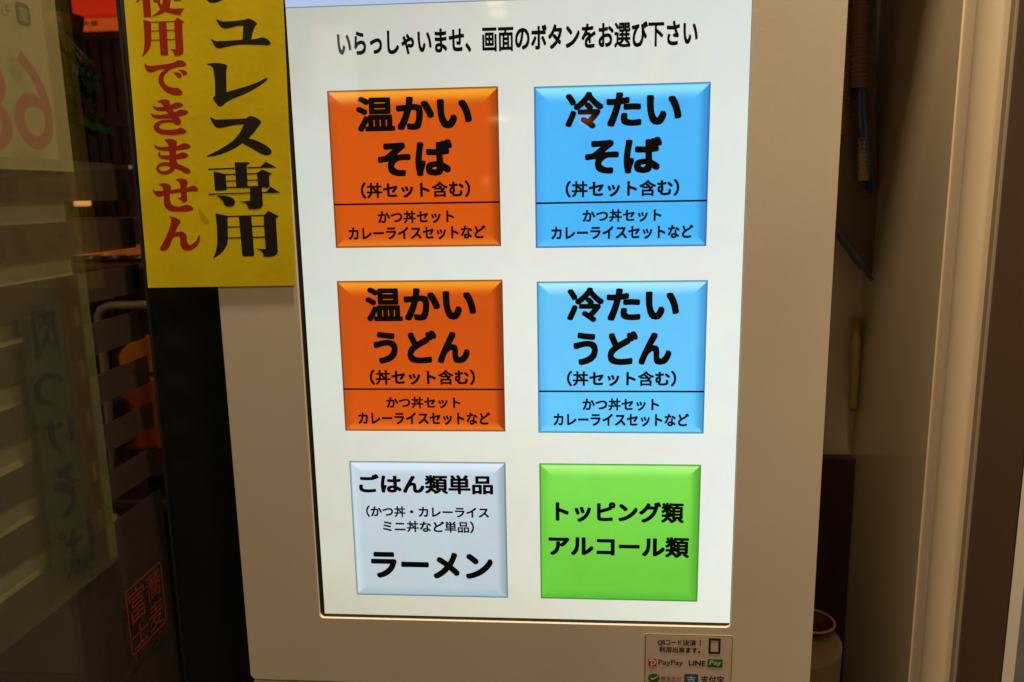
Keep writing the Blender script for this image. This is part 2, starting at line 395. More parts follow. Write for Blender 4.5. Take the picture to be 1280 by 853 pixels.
def character(polys, ox, oy, m, label=None, sc=12.19):
    v = []; f = []
    for n, pl in enumerate(polys):
        y = YY+.00005-.000005*n
        loop = spline(pl) if isinstance(pl[0], tuple) else None
        pts = [at(ox+a/sc, oy+b/sc, 'Y', y) for a, b in loop]
        s = len(v); v += pts
        f += [tuple(s+i for i in t) for t in tessellate_polygon([[Vector((p[0], p[2], 0)) for p in pts]])]
    me = mesh('character', v, f)
    return link('character', me, m, ysg)
def c(*p): return [(a[0], a[1], 1) for a in p]
def rect(x0, y0, x1, y1, dx=0, dy=0):   # dx slant of verticals, dy of horizontals
    return c((x0, y0), (x1, y0-dy), (x1+dx, y1-dy), (x0+dx, y1))
# シ (its foot shows), ュ, レ, ス, 専, 用
character([[(60, -50), (130, 28), (190, 48), (260, 35), (345, 0), (560, -130), (800, -330), (850, -430, 1), (600, -260), (300, -110), (130, -70)],
           [(60, -420, 1), (200, -420), (290, -360), (280, -290), (200, -290), (130, -360)], [(110, -640, 1), (250, -640), (350, -570), (340, -500), (250, -500), (190, -570)]], 250, 0, sign_blk)
character([[(240, 290, 1), (340, 330, 1), (560, 318), (690, 298), (730, 285), (800, 305), (875, 362, 1), (845, 395, 1), (810, 480), (782, 600, 1), (645, 610, 1), (660, 395, 1), (560, 402), (430, 436), (370, 438), (310, 405), (265, 340)],
           [(160, 595, 1), (250, 632, 1), (450, 622), (650, 607, 1), (800, 602, 1), (890, 585), (945, 570), (1010, 590), (1070, 640), (1075, 675), (1040, 692), (900, 688), (700, 682), (560, 690), (400, 718), (290, 742), (230, 710)]], 250, 0, sign_blk)
character([[(95, 125, 1), (200, 108), (330, 115), (410, 145), (412, 185), (400, 240, 1), (405, 550, 1), (480, 530), (700, 465), (870, 405), (1010, 335), (1035, 350), (980, 405), (820, 510), (650, 595), (480, 665), (390, 715), (350, 755), (300, 772), (260, 745), (215, 680), (198, 635, 1), (232, 605, 1), (228, 400, 1), (208, 230), (180, 165)]], 250, 70, sign_blk)
character([[(145, 75, 1), (235, 118, 1), (500, 110), (710, 98, 1), (740, 70), (780, 65), (870, 95), (942, 155, 1), (890, 225), (820, 320), (740, 405, 1), (650, 475, 1), (530, 555), (380, 625), (240, 668), (110, 685, 1), (95, 672, 1), (200, 625), (370, 530), (510, 430), (610, 310), (668, 190, 1), (500, 207), (380, 235), (290, 247), (235, 225), (180, 150)],
           [(700, 400, 1), (830, 425), (980, 495), (1070, 565), (1092, 610), (1070, 650), (1010, 662), (930, 640), (820, 575), (640, 475, 1)]], 250, 140, sign_blk)
SEN = [c((0, 135), (405, 118), (405, 138), (0, 157)), c((595, 112), (795, 106), (880, 28), (1035, 112), (1030, 122), (595, 130)),
       c((405, 38), (610, 35), (640, 50), (590, 85), (605, 405), (430, 412)), [(85, 175, 1), (240, 210, 1), (268, 215, 1), (285, 455, 1), (270, 465), (130, 472), (105, 460, 1)],
       c((265, 215), (415, 212), (415, 232), (265, 235)), c((590, 205), (750, 200), (750, 218), (590, 222)), c((270, 315), (425, 312), (425, 328), (270, 331)), c((600, 304), (755, 300), (755, 316), (600, 320)),
       c((275, 412), (760, 396), (760, 412), (640, 428), (275, 430)), [(745, 200, 1), (825, 145, 1), (980, 212, 1), (930, 240, 1), (942, 410, 1), (900, 428), (765, 412, 1)],
       c((10, 515), (640, 496), (640, 512), (10, 535)), c((825, 492), (890, 485), (950, 410), (1098, 495), (1090, 502), (825, 508)),
       [(138, 548, 1), (280, 550), (380, 585), (415, 640), (390, 695), (320, 715), (255, 690), (220, 620)],
       [(640, 405, 1), (820, 400, 1), (838, 690, 1), (800, 735), (720, 752), (620, 752, 1), (600, 690), (560, 655), (465, 634, 1), (640, 625, 1)]]
character(SEN, 260, 200, sign_blk)
YO = [[(112, 85, 1), (220, 105), (298, 122, 1), (305, 460, 1), (290, 560), (230, 660), (150, 730), (90, 765, 1), (78, 758, 1), (118, 670), (140, 540), (135, 300)],
      c((290, 124), (860, 105), (860, 126), (290, 143)), c((470, 130), (660, 125), (705, 715), (690, 738), (540, 742), (522, 720)),
      c((300, 284), (495, 280), (495, 298), (300, 302)), c((665, 272), (865, 267), (865, 286), (665, 292)), c((300, 452), (505, 447), (505, 465), (300, 470)), c((680, 440), (880, 434), (880, 454), (680, 461)),
      [(845, 120, 1), (920, 45, 1), (1085, 128, 1), (1035, 160, 1), (1065, 660, 1), (1050, 705), (990, 738), (920, 746), (850, 746, 1), (835, 690), (800, 650), (720, 620, 1), (880, 628, 1), (855, 300, 1)]]
character(YO, 260, 260, sign_blk)
# red column
character([c((215, -60), (335, -60), (355, 262), (245, 272)), c((120, 30), (170, -40), (210, -60), (210, -20), (150, 35)),
           [(480, 30, 1), (520, 80, 1), (540, -60, 1), (660, -60, 1), (650, 40), (632, 128, 1), (560, 188, 1), (470, 230), (350, 262, 1), (380, 240), (490, 150, 1), (445, 40, 1)],
           c((380, -60), (490, -60), (490, 40), (390, 38)), c((690, -40), (810, -60), (810, 12), (705, 20)),
           [(620, 128, 1), (740, 132), (868, 125, 1), (840, 150, 1), (800, 238, 1), (690, 215), (550, 180, 1)]], 160, 0, sign_red)
def xf(polys, fx, fy): return [[(fx(p[0], p[1]), fy(p[0], p[1]))+tuple(p[2:]) for p in pl] for pl in polys]
character(xf(YO, lambda x, y: 232+(x-112)*.645, lambda x, y: 268+(y-45)*.835), 160, 0, sign_red)
character([[(125, 175, 1), (200, 212), (400, 195), (560, 165), (650, 128), (720, 140), (770, 190), (740, 222), (600, 240), (500, 290), (430, 370), (425, 440), (470, 510), (560, 545), (650, 555), (710, 620), (690, 660), (570, 660), (450, 605), (360, 500), (340, 420), (370, 330), (440, 265, 1), (330, 280), (240, 315), (180, 300), (140, 240)],
           [(565, 312, 1), (640, 312), (695, 350), (690, 390), (650, 402), (622, 370)], [(635, 278, 1), (720, 272), (780, 315), (765, 350), (715, 355), (690, 310)]], 170, 65, sign_red)
character([[(245, 145, 1), (320, 172), (420, 165, 1), (540, 130, 1), (620, 98), (690, 112), (718, 145), (680, 178), (570, 205, 1), (460, 235, 1), (350, 230), (280, 200)],
           [(222, 260, 1), (300, 292), (480, 275, 1), (600, 245, 1), (680, 208), (760, 220), (800, 255), (750, 290), (620, 325, 1), (520, 348, 1), (330, 350), (250, 320)],
           [(318, 90, 1), (380, 60), (470, 55), (510, 80), (520, 140), (580, 240), (650, 320), (690, 390), (670, 435), (620, 445), (560, 410), (480, 408), (390, 425), (350, 470), (400, 508), (520, 515), (620, 505), (680, 485), (750, 520), (768, 560), (710, 585), (560, 600), (400, 590), (300, 540), (265, 470), (300, 410), (400, 370), (545, 362, 1), (500, 290), (440, 190), (390, 120)]], 170, 120, sign_red)
character([[(268, 130, 1), (340, 165), (490, 165, 1), (640, 150, 1), (740, 110), (810, 135), (835, 165), (790, 200), (620, 225, 1), (500, 235, 1), (380, 225), (300, 190)],
           [(372, 245, 1), (372, 285), (420, 295), (520, 295, 1), (640, 275, 1), (710, 250), (780, 275), (795, 310), (740, 345), (620, 360, 1), (510, 365, 1), (400, 350), (340, 310), (335, 265)],
           [(425, 60, 1), (500, 45), (590, 60), (625, 100), (610, 200, 1), (620, 380), (650, 430), (760, 475), (830, 530), (820, 570), (760, 575), (690, 530), (620, 505, 1), (560, 500, 1), (505, 470, 1), (510, 250, 1), (485, 120)],
           stroke([(570, 470, 60), (540, 520, 66), (490, 552, 58), (430, 565, 52), (370, 552, 46), (332, 515, 42), (335, 475, 42), (370, 442, 46), (430, 430, 52), (500, 432, 58), (560, 450, 60)])], 170, 170, sign_red)
character([[(245, 330, 1), (300, 350), (420, 348, 1), (680, 315, 1), (790, 300), (860, 270), (920, 290), (955, 335), (920, 358), (770, 365, 1), (520, 395, 1), (420, 425, 1), (350, 440), (290, 410)],
           [(345, 245, 1), (430, 235), (510, 255), (535, 290), (515, 400, 1), (525, 520), (580, 580), (690, 585), (770, 560), (850, 590), (872, 640), (800, 662), (600, 668), (490, 640), (430, 560), (425, 400, 1), (405, 300)],
           [(598, 178, 1), (680, 160), (760, 180), (790, 220), (772, 320), (780, 480), (760, 525), (725, 530), (690, 495), (625, 455, 1), (685, 455, 1), (680, 300), (655, 220)]], 170, 210, sign_red)
character([[(378, 130, 1), (470, 145), (545, 185), (560, 215), (520, 280), (475, 375, 1), (540, 362), (610, 372), (650, 430), (658, 520), (690, 562), (740, 550), (800, 490), (838, 412), (855, 440), (840, 530), (780, 610), (680, 655), (600, 635), (555, 560), (545, 450), (510, 430), (440, 470), (410, 540), (370, 620), (300, 658), (245, 625), (290, 530), (360, 380), (408, 240), (408, 165)]], 180, 260, sign_red)

smg = character([[(950, 620, 1), (1010, 665), (1060, 740), (1125, 835, 1), (1060, 850), (1000, 800), (965, 720)]], 170, 210, mat('paper_stain', (.58, .45, .006), .5)); smg.name = 'stain'
# ------------------------------------------------------------------ black post, glass and film
YP = .03
XG = at(183, 360, 'Y', YP)[0]
post_m = mat('black_door_post', (.010, .010, .011), .3, .4)
pst = thing('door_post', 'black door post between the cream machine and the dark glass', 'door post', (XG+.03, YP+.03, 0))
box('post', (XG, YP, 0), (FX0-.0005, YP+.055, 2.5), post_m, pst, bevel=.002)
box('rubber_seal', (XG-.004, YP+.004, 0), (XG-.0002, YP+.02, 2.5), mat('rubber_seal', (.02, .02, .02), .6), pst)
def thin_glass():
    m = bpy.data.materials.new('window_glass'); m.use_nodes = True; nt = m.node_tree; nt.nodes.clear()
    o = nt.nodes.new('ShaderNodeOutputMaterial'); t = nt.nodes.new('ShaderNodeBsdfTransparent'); g = nt.nodes.new('ShaderNodeBsdfGlossy'); g.inputs['Roughness'].default_value = .02
    t.inputs['Color'].default_value = (.86, .90, .86, 1); g.inputs['Color'].default_value = (.9, .9, .9, 1)
    mx = nt.nodes.new('ShaderNodeMixShader'); fr = nt.nodes.new('ShaderNodeLayerWeight'); fr.inputs[0].default_value = .5
    pw = nt.nodes.new('ShaderNodeMath'); pw.operation = 'POWER'; pw.inputs[1].default_value = 5
    ad = nt.nodes.new('ShaderNodeMath'); ad.operation = 'ADD'; ad.inputs[1].default_value = .015
    nt.links.new(fr.outputs['Facing'], pw.inputs[0]); nt.links.new(pw.outputs[0], ad.inputs[0]); nt.links.new(ad.outputs[0], mx.inputs[0]); nt.links.new(t.outputs[0], mx.inputs[1]); nt.links.new(g.outputs[0], mx.inputs[2]); nt.links.new(mx.outputs[0], o.inputs[0]); return m
gd = thing('glass_door', 'dark glass door with brown frosted stripes and a red seal print, left of the black post', 'door', (XG-.004, -.2, 0))
box('glass_pane', (XG-.0042, -.62, .06), (XG-.0002, YP-.0005, 2.5), thin_glass(), gd)
box('bottom_rail', (XG-.03, -.62, 0), (XG+.004, YP-.0005, .0595), black_trim, gd)
film = bpy.data.materials.new('brown_frosted_film'); film.use_nodes = True
nt = film.node_tree; b = nt.nodes['Principled BSDF']; b.inputs['Base Color'].default_value = (.078, .043, .040, 1); b.inputs['Roughness'].default_value = .5; b.inputs['Specular IOR Level'].default_value = .3
b.inputs['Alpha'].default_value = .76
XF = XG-.0048
bands = [(206, 250), (272, 308.5), (329, 363), (385, 420.5), (442, 475), (499, 530), (551.5, 584)]
px_at = lambda y: 183+(y-360)*.1015
def zpost(y): return at(px_at(y)-1, y, 'X', XF)[2]
for t, bb in bands:
    box('film_stripe', (XF-.0003, -.6, zpost(bb)), (XF, YP-.002, zpost(t)), film, gd)
box('film_panel', (XF-.0003, -.6, .10), (XF, YP-.002, zpost(606)), film, gd)
# seal printed on the film: two columns of seal characters inside a frame
seal_m = mat('seal_red_print', (.10, .008, .007), .5)
XS = XG+.0002
def gp(px, py): p = at(px, py, 'X', XS); return p
s1 = gp(154.5, 733); s2 = gp(201, 705); s3 = gp(209, 780); s4 = gp(165.5, 818)
ya, yb = (s1[1]+s4[1])/2, (s2[1]+s3[1])/2; zt_ = (gp(154.5, 737)[2]+gp(201, 705)[2])/2; zb_ = (gp(165.5, 818)[2]+gp(209, 780)[2])/2
t = .0016
prism('seal_frame', rrect(ya, zb_, yb, zt_, .004), XS, XS+.0001, seal_m, gd, holes=[rrect(ya+t, zb_+t, yb-t, zt_-t, .003)[::-1]], axis='X')
ym = (ya+yb)/2; zm = (zt_+zb_)/2; g_ = .004
for ch, a0, a1, q0, q1 in (('富', ya+g_, ym-.001, zm-.004, zt_-g_), ('士', ya+g_, ym-.001, zb_+g_, zm-.008), ('蕎', ym+.002, yb-g_, zm+.002, zt_-g_), ('麦', ym+.002, yb-g_, zb_+g_, zm-.002)):
    lettering(ch, a0, a1, q0, q1, XS+.00012, seal_m, gd, .004, name='seal_character', plane='X')

# ------------------------------------------------------------------ reflections on the glass, built as pale sheet behind and sheer sheet in front
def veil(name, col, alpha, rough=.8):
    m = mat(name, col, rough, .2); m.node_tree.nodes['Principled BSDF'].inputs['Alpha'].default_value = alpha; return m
XB = XG-.009; XV = XG+.0030
e0 = at(66, 0, 'X', XV); e1 = at(150, 698, 'X', XV); yr = (e0[1]+e1[1])/2; zl = at(60, 770, 'X', XV)[2]
bl = thing('pale_reflection_sheet', 'pale beige sheet just behind the striped glass, standing in for a reflection', 'reflection', (XB, -.2, 1.1))
box('reflection_sheet', (XB-.001, -.58, zl), (XB, yr, 1.95), mat('reflection_sheet', (.36, .29, .17), .85, .1, var=.05, vscale=5), bl)
box('reflection_edge', (XB-.0012, yr+.0002, zl), (XB+.0002, yr+.0026, 1.95), mat('reflection_edge', (.16, .05, .035), .7), bl)
ban = thing('banner_reflection', 'banner reflection drawn on a sheer sheet over the left glass, with a large mirrored price and mirrored brush characters', 'banner', (XV, -.2, 1.1))
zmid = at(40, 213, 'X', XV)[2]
box('upper_reflection', (XV-.0003, -.58, zmid), (XV, yr, 1.95), veil('reflected_upper_cloth', (.26, .235, .11), .30), ban)
box('lower_reflection', (XV-.0003, -.58, zl), (XV, yr, zmid-.0001), veil('reflected_lower_cloth', (.15, .14, .07), .09), ban)
box('side_stripe', (XV+.0001, yr-.013, zl+.004), (XV+.0002, yr-.0005, zpost(330)), veil('reflected_olive_edge', (.16, .17, .06), .09), ban)
box('brown_column', (XV+.0001, yr-.040, zl+.004), (XV+.0002, yr-.0135, zpost(330)), veil('reflected_brown', (.12, .055, .03), .08), ban)
halo = veil('reflected_halo', (.13, .14, .09), .055); bink = veil('reflected_green_ink', (.020, .023, .015), .58)
orange_ink = veil('reflected_orange_print', (.22, .10, .055), .50); grey_ink = veil('reflected_grey_print', (.10, .10, .065), .5)
def bchar(ch, l, r, t, b, m, x, bold=.0, name='reflected_character'):
    cy = (t+b)/2; cx = (l+r)/2
    y0, y1 = at(l, cy, 'X', x)[1], at(r, cy, 'X', x)[1]; z1, z0 = at(cx, t, 'X', x)[2], at(cx, b, 'X', x)[2]
    return lettering(ch, y0, y1, z0, z1, x, m, ban, bold, name=name, plane='X', flip=True)
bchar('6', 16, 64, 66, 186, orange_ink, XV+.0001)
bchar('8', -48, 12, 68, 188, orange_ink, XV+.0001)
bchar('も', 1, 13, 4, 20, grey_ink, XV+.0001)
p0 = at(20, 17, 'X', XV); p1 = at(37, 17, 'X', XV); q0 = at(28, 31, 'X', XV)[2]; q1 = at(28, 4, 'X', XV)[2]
prism('reflected_badge', rrect(p0[1], q0, p1[1], q1, .004), XV+.0001, XV+.0002, grey_ink, ban, axis='X')
lettering('盛', p0[1]+.003, p1[1]-.003, q0+.003, q1-.003, XV+.0003, veil('reflected_badge_print', (.26, .235, .12), .6), ban, .0, name='reflected_character', plane='X', flip=True)
# rounded pale patch behind each reflected brush character, then the character itself (drawn as tapering brush strokes)
def patch(l, r, t, b):
    cy = (t+b)/2; y0, y1 = at(l, cy, 'X', XV)[1], at(r, cy, 'X', XV)[1]; z1, z0 = at((l+r)/2, t, 'X', XV)[2], at((l+r)/2, b, 'X', XV)[2]
    return y0, y1, z0, z1
hl = []
for (l, r, t, b) in ((28, 82, 372, 460), (36, 92, 462, 512), (48, 100, 514, 572), (56, 110, 574, 648), (66, 124, 650, 728)): hl.append(patch(l, r, t, b))
pts = []
for y0, y1, z0, z1 in hl: pts += [(y0, z1-.006), (y0-.002, (z0+z1)/2)]
for y0, y1, z0, z1 in reversed(hl): pts += [(y1+.002, (z0+z1)/2), (y1, z1-.006)]
prism('reflected_brush_halo', spline([(a, b) for a, b in pts]), XV+.00025, XV+.0003, halo, ban, axis='X')
BR = {'肉': [[(22, 12, 7), (20, 50, 8), (16, 88, 9)], [(22, 16, 6), (55, 14, 8), (80, 14, 9), (82, 50, 9), (80, 92, 12), (70, 86, 4)], [(50, 0, 6), (46, 22, 9), (30, 42, 5)], [(46, 22, 5), (62, 34, 9), (68, 42, 3)], [(48, 42, 6), (44, 58, 9), (28, 80, 4)], [(46, 58, 5), (60, 68, 9), (68, 78, 3)]],
      'つ': [[(4, 34, 8), (30, 14, 9), (62, 6, 13), (90, 26, 16), (90, 60, 14), (62, 88, 9), (40, 96, 3)]],
      'け': [[(14, 6, 5), (8, 40, 12), (12, 84, 11), (26, 64, 4)], [(36, 28, 5), (66, 26, 10), (96, 18, 9)], [(70, 2, 8), (76, 40, 13), (66, 80, 9), (48, 98, 3)]],
      'そ': [[(26, 8, 6), (52, 12, 9), (76, 2, 10), (48, 28, 6), (12, 48, 7), (50, 42, 10), (94, 34, 8)], [(62, 40, 6), (38, 62, 13), (46, 88, 12), (78, 98, 5)]],
      'ば': [[(12, 6, 6), (6, 48, 13), (12, 94, 11), (22, 74, 3)], [(34, 30, 5), (58, 30, 10), (84, 24, 7)], [(60, 4, 7), (64, 40, 11), (64, 76, 9), (46, 94, 9), (30, 84, 8), (42, 70, 8), (66, 78, 9), (92, 94, 5)], [(84, 2, 4), (90, 12, 7)], [(94, -4, 4), (100, 6, 7)]]}
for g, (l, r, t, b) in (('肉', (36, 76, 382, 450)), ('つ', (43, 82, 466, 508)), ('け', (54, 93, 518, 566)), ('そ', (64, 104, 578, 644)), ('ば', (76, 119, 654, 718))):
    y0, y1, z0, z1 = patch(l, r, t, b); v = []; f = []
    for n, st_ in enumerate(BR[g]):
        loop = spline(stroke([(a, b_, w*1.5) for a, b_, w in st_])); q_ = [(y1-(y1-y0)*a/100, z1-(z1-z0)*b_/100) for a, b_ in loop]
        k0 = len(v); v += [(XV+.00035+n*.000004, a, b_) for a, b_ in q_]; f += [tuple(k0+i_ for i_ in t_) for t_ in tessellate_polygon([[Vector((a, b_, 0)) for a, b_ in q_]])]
    link('reflected_brush_character', mesh('reflected_brush_character', v, f), bink, ban)

# ------------------------------------------------------------------ inside the shop
dred = mat('dark_red_wood', (.040, .008, .005), .5, var=.3, vscale=3); dred2 = mat('dark_wood', (.022, .008, .006), .5)
tag(box('inside_wall', (-3.2, 2.2, 0), (-.45, 2.25, 2.6), dred2), kind='structure')
tag(box('inside_ceiling', (-3.2, .12, 2.6), (-.45, 2.25, 2.65), dred2), kind='structure')
def Yb(l, r, t, b, y): return pxbox(l, r, t, b, 'Y', y)
pn = thing('wood_partition', 'dark red wooden slatted partition seen through the glass behind the leaves', 'partition', (-1.5, 2.1, 0))
a = Yb(60, 190, 45, 205, 2.1)
box('rail', (a[0], 2.09, at(120, 153, 'Y', 2.1)[2]-.02), (a[1], 2.15, at(120, 149, 'Y', 2.1)[2]+.02), dred, pn)
box('rail', (a[0], 2.09, at(120, 50, 'Y', 2.1)[2]), (a[1], 2.15, at(120, 42, 'Y', 2.1)[2]), dred, pn)
for i in range(9):
    x = a[0]+(a[1]-a[0])*(i+.5)/9
    box('slat', (x-.017, 2.10, 0.02), (x+.017, 2.14, at(120, 50, 'Y', 2.1)[2]), dred, pn)
rs = thing('lit_sign', 'glowing red sign board high inside the shop beside the yellow notice', 'sign', (-1.3, 2.0, 1.9))
a = Yb(88, 162, -60, 19, 2.0); box('sign_box', (a[0], 1.99, a[2]), (a[1], 2.04, a[3]), mat('red_lit_sign', (.5, .02, .01), .5, emit=(.42, .014, .003), es=1), rs, bevel=.005)
os_ = thing('menu_plate', 'small orange lit menu plate reading large serving below the red sign', 'sign', (-1.3, 1.95, 1.8))
a = Yb(96, 160, 23, 38, 1.95); box('plate', (a[0], 1.94, a[2]), (a[1], 1.97, a[3]), mat('orange_plate', (.4, .05, .01), .5, emit=(.42, .055, .008), es=1), os_, bevel=.004)
a = Yb(103, 123, 26, 33, 1.939); lettering('大盛', a[0], a[1], a[2], a[3], 1.938, dred2, os_, .02)
# plant
leaf = mat('leaf_green', (.008, .017, .002), .9, .05, var=.3, vscale=6); stemm = mat('stem', (.05, .04, .02), .6)
pl = thing('hanging_plant', 'green leafy potted plant hanging behind the glass under the red sign', 'plant', at(95, 120, 'Y', 1.3))
pc = at(94, 55, 'Y', 1.3)
lathe('pot', [(0, -.02), (.05, -.02), (.065, .06), (.06, .06), (.05, 0)], (pc[0]-.08, 1.36, pc[2]+.02), dred, pl)
for i in range(34):
    tpx = random.uniform(76, 128); tpy = random.uniform(58, 150)
    if tpy > 100 and tpx > 120: continue
    p = at(tpx, tpy, 'Y', 1.3+random.uniform(-.05, .08)); L = random.uniform(.035, .07); ang = random.uniform(-2.2, -.4); w = L*.28
    d = Vector((math.cos(ang), random.uniform(-.3, .3), math.sin(ang))).normalized(); n = d.cross(Vector((random.uniform(-.4, .4), 1, random.uniform(-.4, .4)))).normalized(); k = d.cross(n)*.012
    vs = [p, p+d*L*.35+n*w+k, p+d*L*.7+n*w*.7, p+d*L, p+d*L*.7-n*w*.7, p+d*L*.35-n*w+k, p+d*L*.5]
    link('leaf', mesh('leaf', vs, [(0, 1, 6), (1, 2, 6), (2, 3, 6), (3, 4, 6), (4, 5, 6), (5, 0, 6)]), leaf, pl)
for k in range(4):
    q = at(84+k*10, 140-k*6, 'Y', 1.3); tube('stem', [pc+Vector((-.05, 0, .06)), (pc+q)/2+Vector((.01, 0, .03)), q], .002, stemm, pl, 6)
# display shelf with dishes
sh = thing('display_shelf', 'lit shelf of food samples glimpsed through the gaps between brown stripes', 'shelf', (-1.1, 1.5, 0))
gold = mat('shelf_edge', (.32, .22, .16), .4)
for t_ in (207.5, 272, 331):
    z = at(140, t_, 'Y', 1.5)[2]; box('shelf_board', (-1.75, 1.48, z-.012), (-.62, 1.75, z), gold if t_ < 210 else dred, sh, bevel=.002)
box('upright', (-1.78, 1.5, 0), (-1.752, 1.76, 1.62), dred, sh); box('upright', (-.618, 1.5, 0), (-.59, 1.76, 1.62), dred, sh)
fried = mat('fried_topping', (.55, .17, .035), .6, var=.45, vscale=40, bump=.8, bscale=60, emit=(.20, .040, .006), es=.8); bowl_m = mat('dark_bowl', (.03, .01, .008), .3)  # faint glow on the food stands in for display light
def dish(px, py, r, m, lab):
    p = at(px, py, 'Y', 1.6); zc = at(140, 331, 'Y', 1.5)[2]+.021
    d = thing('food_bowl', lab, 'bowl', (p[0], 1.6, zc), 'food samples on the lit shelf')
    lathe('bowl', [(r*.4, -.02), (r*.9, -.015), (r*1.15, -.004), (r*1.1, -.004), (r*.8, -.012), (0, -.012)], (p[0], 1.6, zc), bowl_m, d, 24)
    bm = bmesh.new(); bmesh.ops.create_icosphere(bm, subdivisions=3, radius=1)
    for v_ in bm.verts:
        h = 1+.22*math.sin(v_.co.x*7+px)*math.sin(v_.co.y*6)*math.cos(v_.co.z*8+px)
        v_.co = Vector((v_.co.x*r*h, v_.co.y*r*h, max(v_.co.z, -.2)*r*.62*h))+Vector((p[0], 1.6, zc+.006))
    me = bpy.data.meshes.new('topping'); bm.to_mesh(me); bm.free(); link('topping', me, m, d, smooth=True)
dish(113, 327, .040, fried, 'orange fried topping in a dark bowl, left one on the lower shelf')
dish(143, 326, .042, fried, 'orange fried topping in a dark bowl, middle one on the lower shelf')
dish(173, 325, .038, fried, 'orange fried topping in a dark bowl beside the black post')
lamp_m = mat('small_lamp_glow', (.5, .3, .1), .4, emit=(.85, .30, .08), es=1)
p = at(101, 254, 'Y', 1.55); lp = thing('spot_lamp', 'small warm lamp glowing between the top two brown stripes', 'lamp', p)
prism('lamp_face', rrect(p[0]-.022, p[2]-.009, p[0]+.022, p[2]+.009, .005), 1.55, 1.565, lamp_m, lp); box('lamp_arm', (p[0]-.003, 1.5655, p[2]-.003), (p[0]+.003, 1.62, p[2]+.003), black_trim, lp)
# chair with bent metal tube, yellow and orange things behind
steel = mat('brushed_tube', (.42, .34, .30), .35, metal=.6)
ch = thing('tube_chair', 'chair of bent grey metal tube seen low through the striped glass', 'chair', (-.55, .9, 0))
def q(px, py, y=.95): return at(px, py, 'Y', y)
P = [q(145, 640), q(138, 540), q(131, 460), q(125, 410)]+[q(123, 396), q(126, 388), q(133, 383.5), q(142, 382)]+[q(190, 381), q(215, 381)]
P2 = [q(225, 385), q(228, 400), q(230, 460), q(235, 640)]
tube('chair_frame', P+P2, .009, steel, ch, 12)
for px in (145, 235):
    a_ = q(px, 640); tube('leg', [(a_[0], .95, a_[2]-.002), (a_[0]+.01, .97, 0.0)], .009, steel, ch, 10)
    b_ = a_+Vector((0, .36, 0)); tube('leg', [(b_[0], b_[1], a_[2]-.002), (b_[0]+.01, b_[1]+.02, 0)], .009, steel, ch, 10)
a_ = q(145, 638); b_ = q(235, 638); box('seat', (a_[0]-.01, .94, a_[2]), (b_[0]+.01, 1.34, a_[2]+.03), dred, ch, bevel=.008)
yb = mat('yellow_bag', (.62, .19, .012), .5, var=.15, vscale=12); ob = mat('orange_box', (.42, .06, .012), .5); bb_ = mat('blue_cloth', (.02, .03, .10), .7)
p = q(170, 455, 1.15)
bag = [at(a, b, 'Y', 1.1) for a, b in ((147, 446), (151, 438), (162, 428), (172, 423), (195, 421), (215, 424), (215, 470), (150, 462))]
o = prism('yellow_bundle', [(p[0], p[2]) for p in bag], 1.10, 1.24, yb, bevel=.012)
tag(o, 'yellow bundle seen behind the metal tube chair through a stripe gap', 'bag')
z_ = min(p[2] for p in bag)
a = Yb(157, 215, 478, 560, 1.1); tag(box('orange_crate', (a[0], 1.08, a[2]), (a[1], 1.30, z_-.001), ob, bevel=.008), 'orange box standing under the yellow bundle behind the glass', 'box')
a = Yb(130, 156, 497, 560, 1.05); tag(box('blue_bag', (a[0], 1.0, a[2]), (a[1], 1.07, a[3]), bb_, bevel=.012), 'dark blue bag beside the orange box behind the glass', 'bag')
zt2 = min(Yb(157, 215, 478, 560, 1.1)[2], a[2]); ct = thing('low_bench', 'low dark wooden bench behind the glass carrying the orange box', 'bench', (-.8, 1.15, 0))
box('bench_top', (-1.0, .99, zt2-.03), (-.42, 1.34, zt2-.0005), dred, ct)
for x in (-.98, -.46): box('leg', (x, 1.0, 0), (x+.03, 1.33, zt2-.0305), dred, ct)

# ------------------------------------------------------------------ right of the machine: gap, cables, panels
XR = .47
def yR(px, py=427, x=XR): return at(px, py, 'X', x)[1]
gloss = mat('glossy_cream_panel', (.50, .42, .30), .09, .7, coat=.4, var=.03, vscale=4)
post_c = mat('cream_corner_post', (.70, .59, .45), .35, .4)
recess_m = mat('grey_brown_recess', (.20, .15, .10), .4)  # grey-brown strip between the rounded post and the door
brown = mat('dark_brown_door', (.10, .062, .045), .35, .5, var=.05, vscale=4)
alu = mat('pale_metal_trim', (.55, .48, .38), .3, metal=.3)
yE, yS, yB0, yB1, yL, yD = .4750, yR(1171.5), yR(1189), yR(1220), yR(1231), at(1266, 700, 'X', XR)[1]
sp = thing('side_panel', 'glossy cream metal panel facing the gap beside the machine, mirroring the cables', 'panel', (XR+.02, .3, 0))
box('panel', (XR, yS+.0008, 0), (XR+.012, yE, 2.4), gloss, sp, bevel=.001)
box('panel_seam', (XR-.0016, yS-.0004, 0), (XR+.010, yS+.0007, 2.4), mat('cream_seam', (.85, .72, .55), .35), sp, bevel=.0003)
cpst = thing('corner_post', 'cream metal post with a rounded face right of the glossy panel', 'post', (XR+.02, (yB0+yB1)/2, 0))
prof = [(XR, yS-.0006), (XR+.001, yB0+.004)]
n = 28; r = (yB0-yB1)/2; ccy = (yB0+yB1)/2
for i in range(n+1):
    a_ = math.pi*i/n; prof.append((XR-.010*math.sin(a_), ccy+r*math.cos(a_)))
prof += [(XR+.006, yB1), (XR+.04, yB1), (XR+.04, yS-.0006)]
o = prism('post_face', prof, 0, 2.4, post_c, cpst, axis='Z')
for p_ in o.data.polygons: p_.use_smooth = abs(p_.normal.z) < .5
es_ = o.modifiers.new('crease', 'EDGE_SPLIT'); es_.split_angle = R(30)
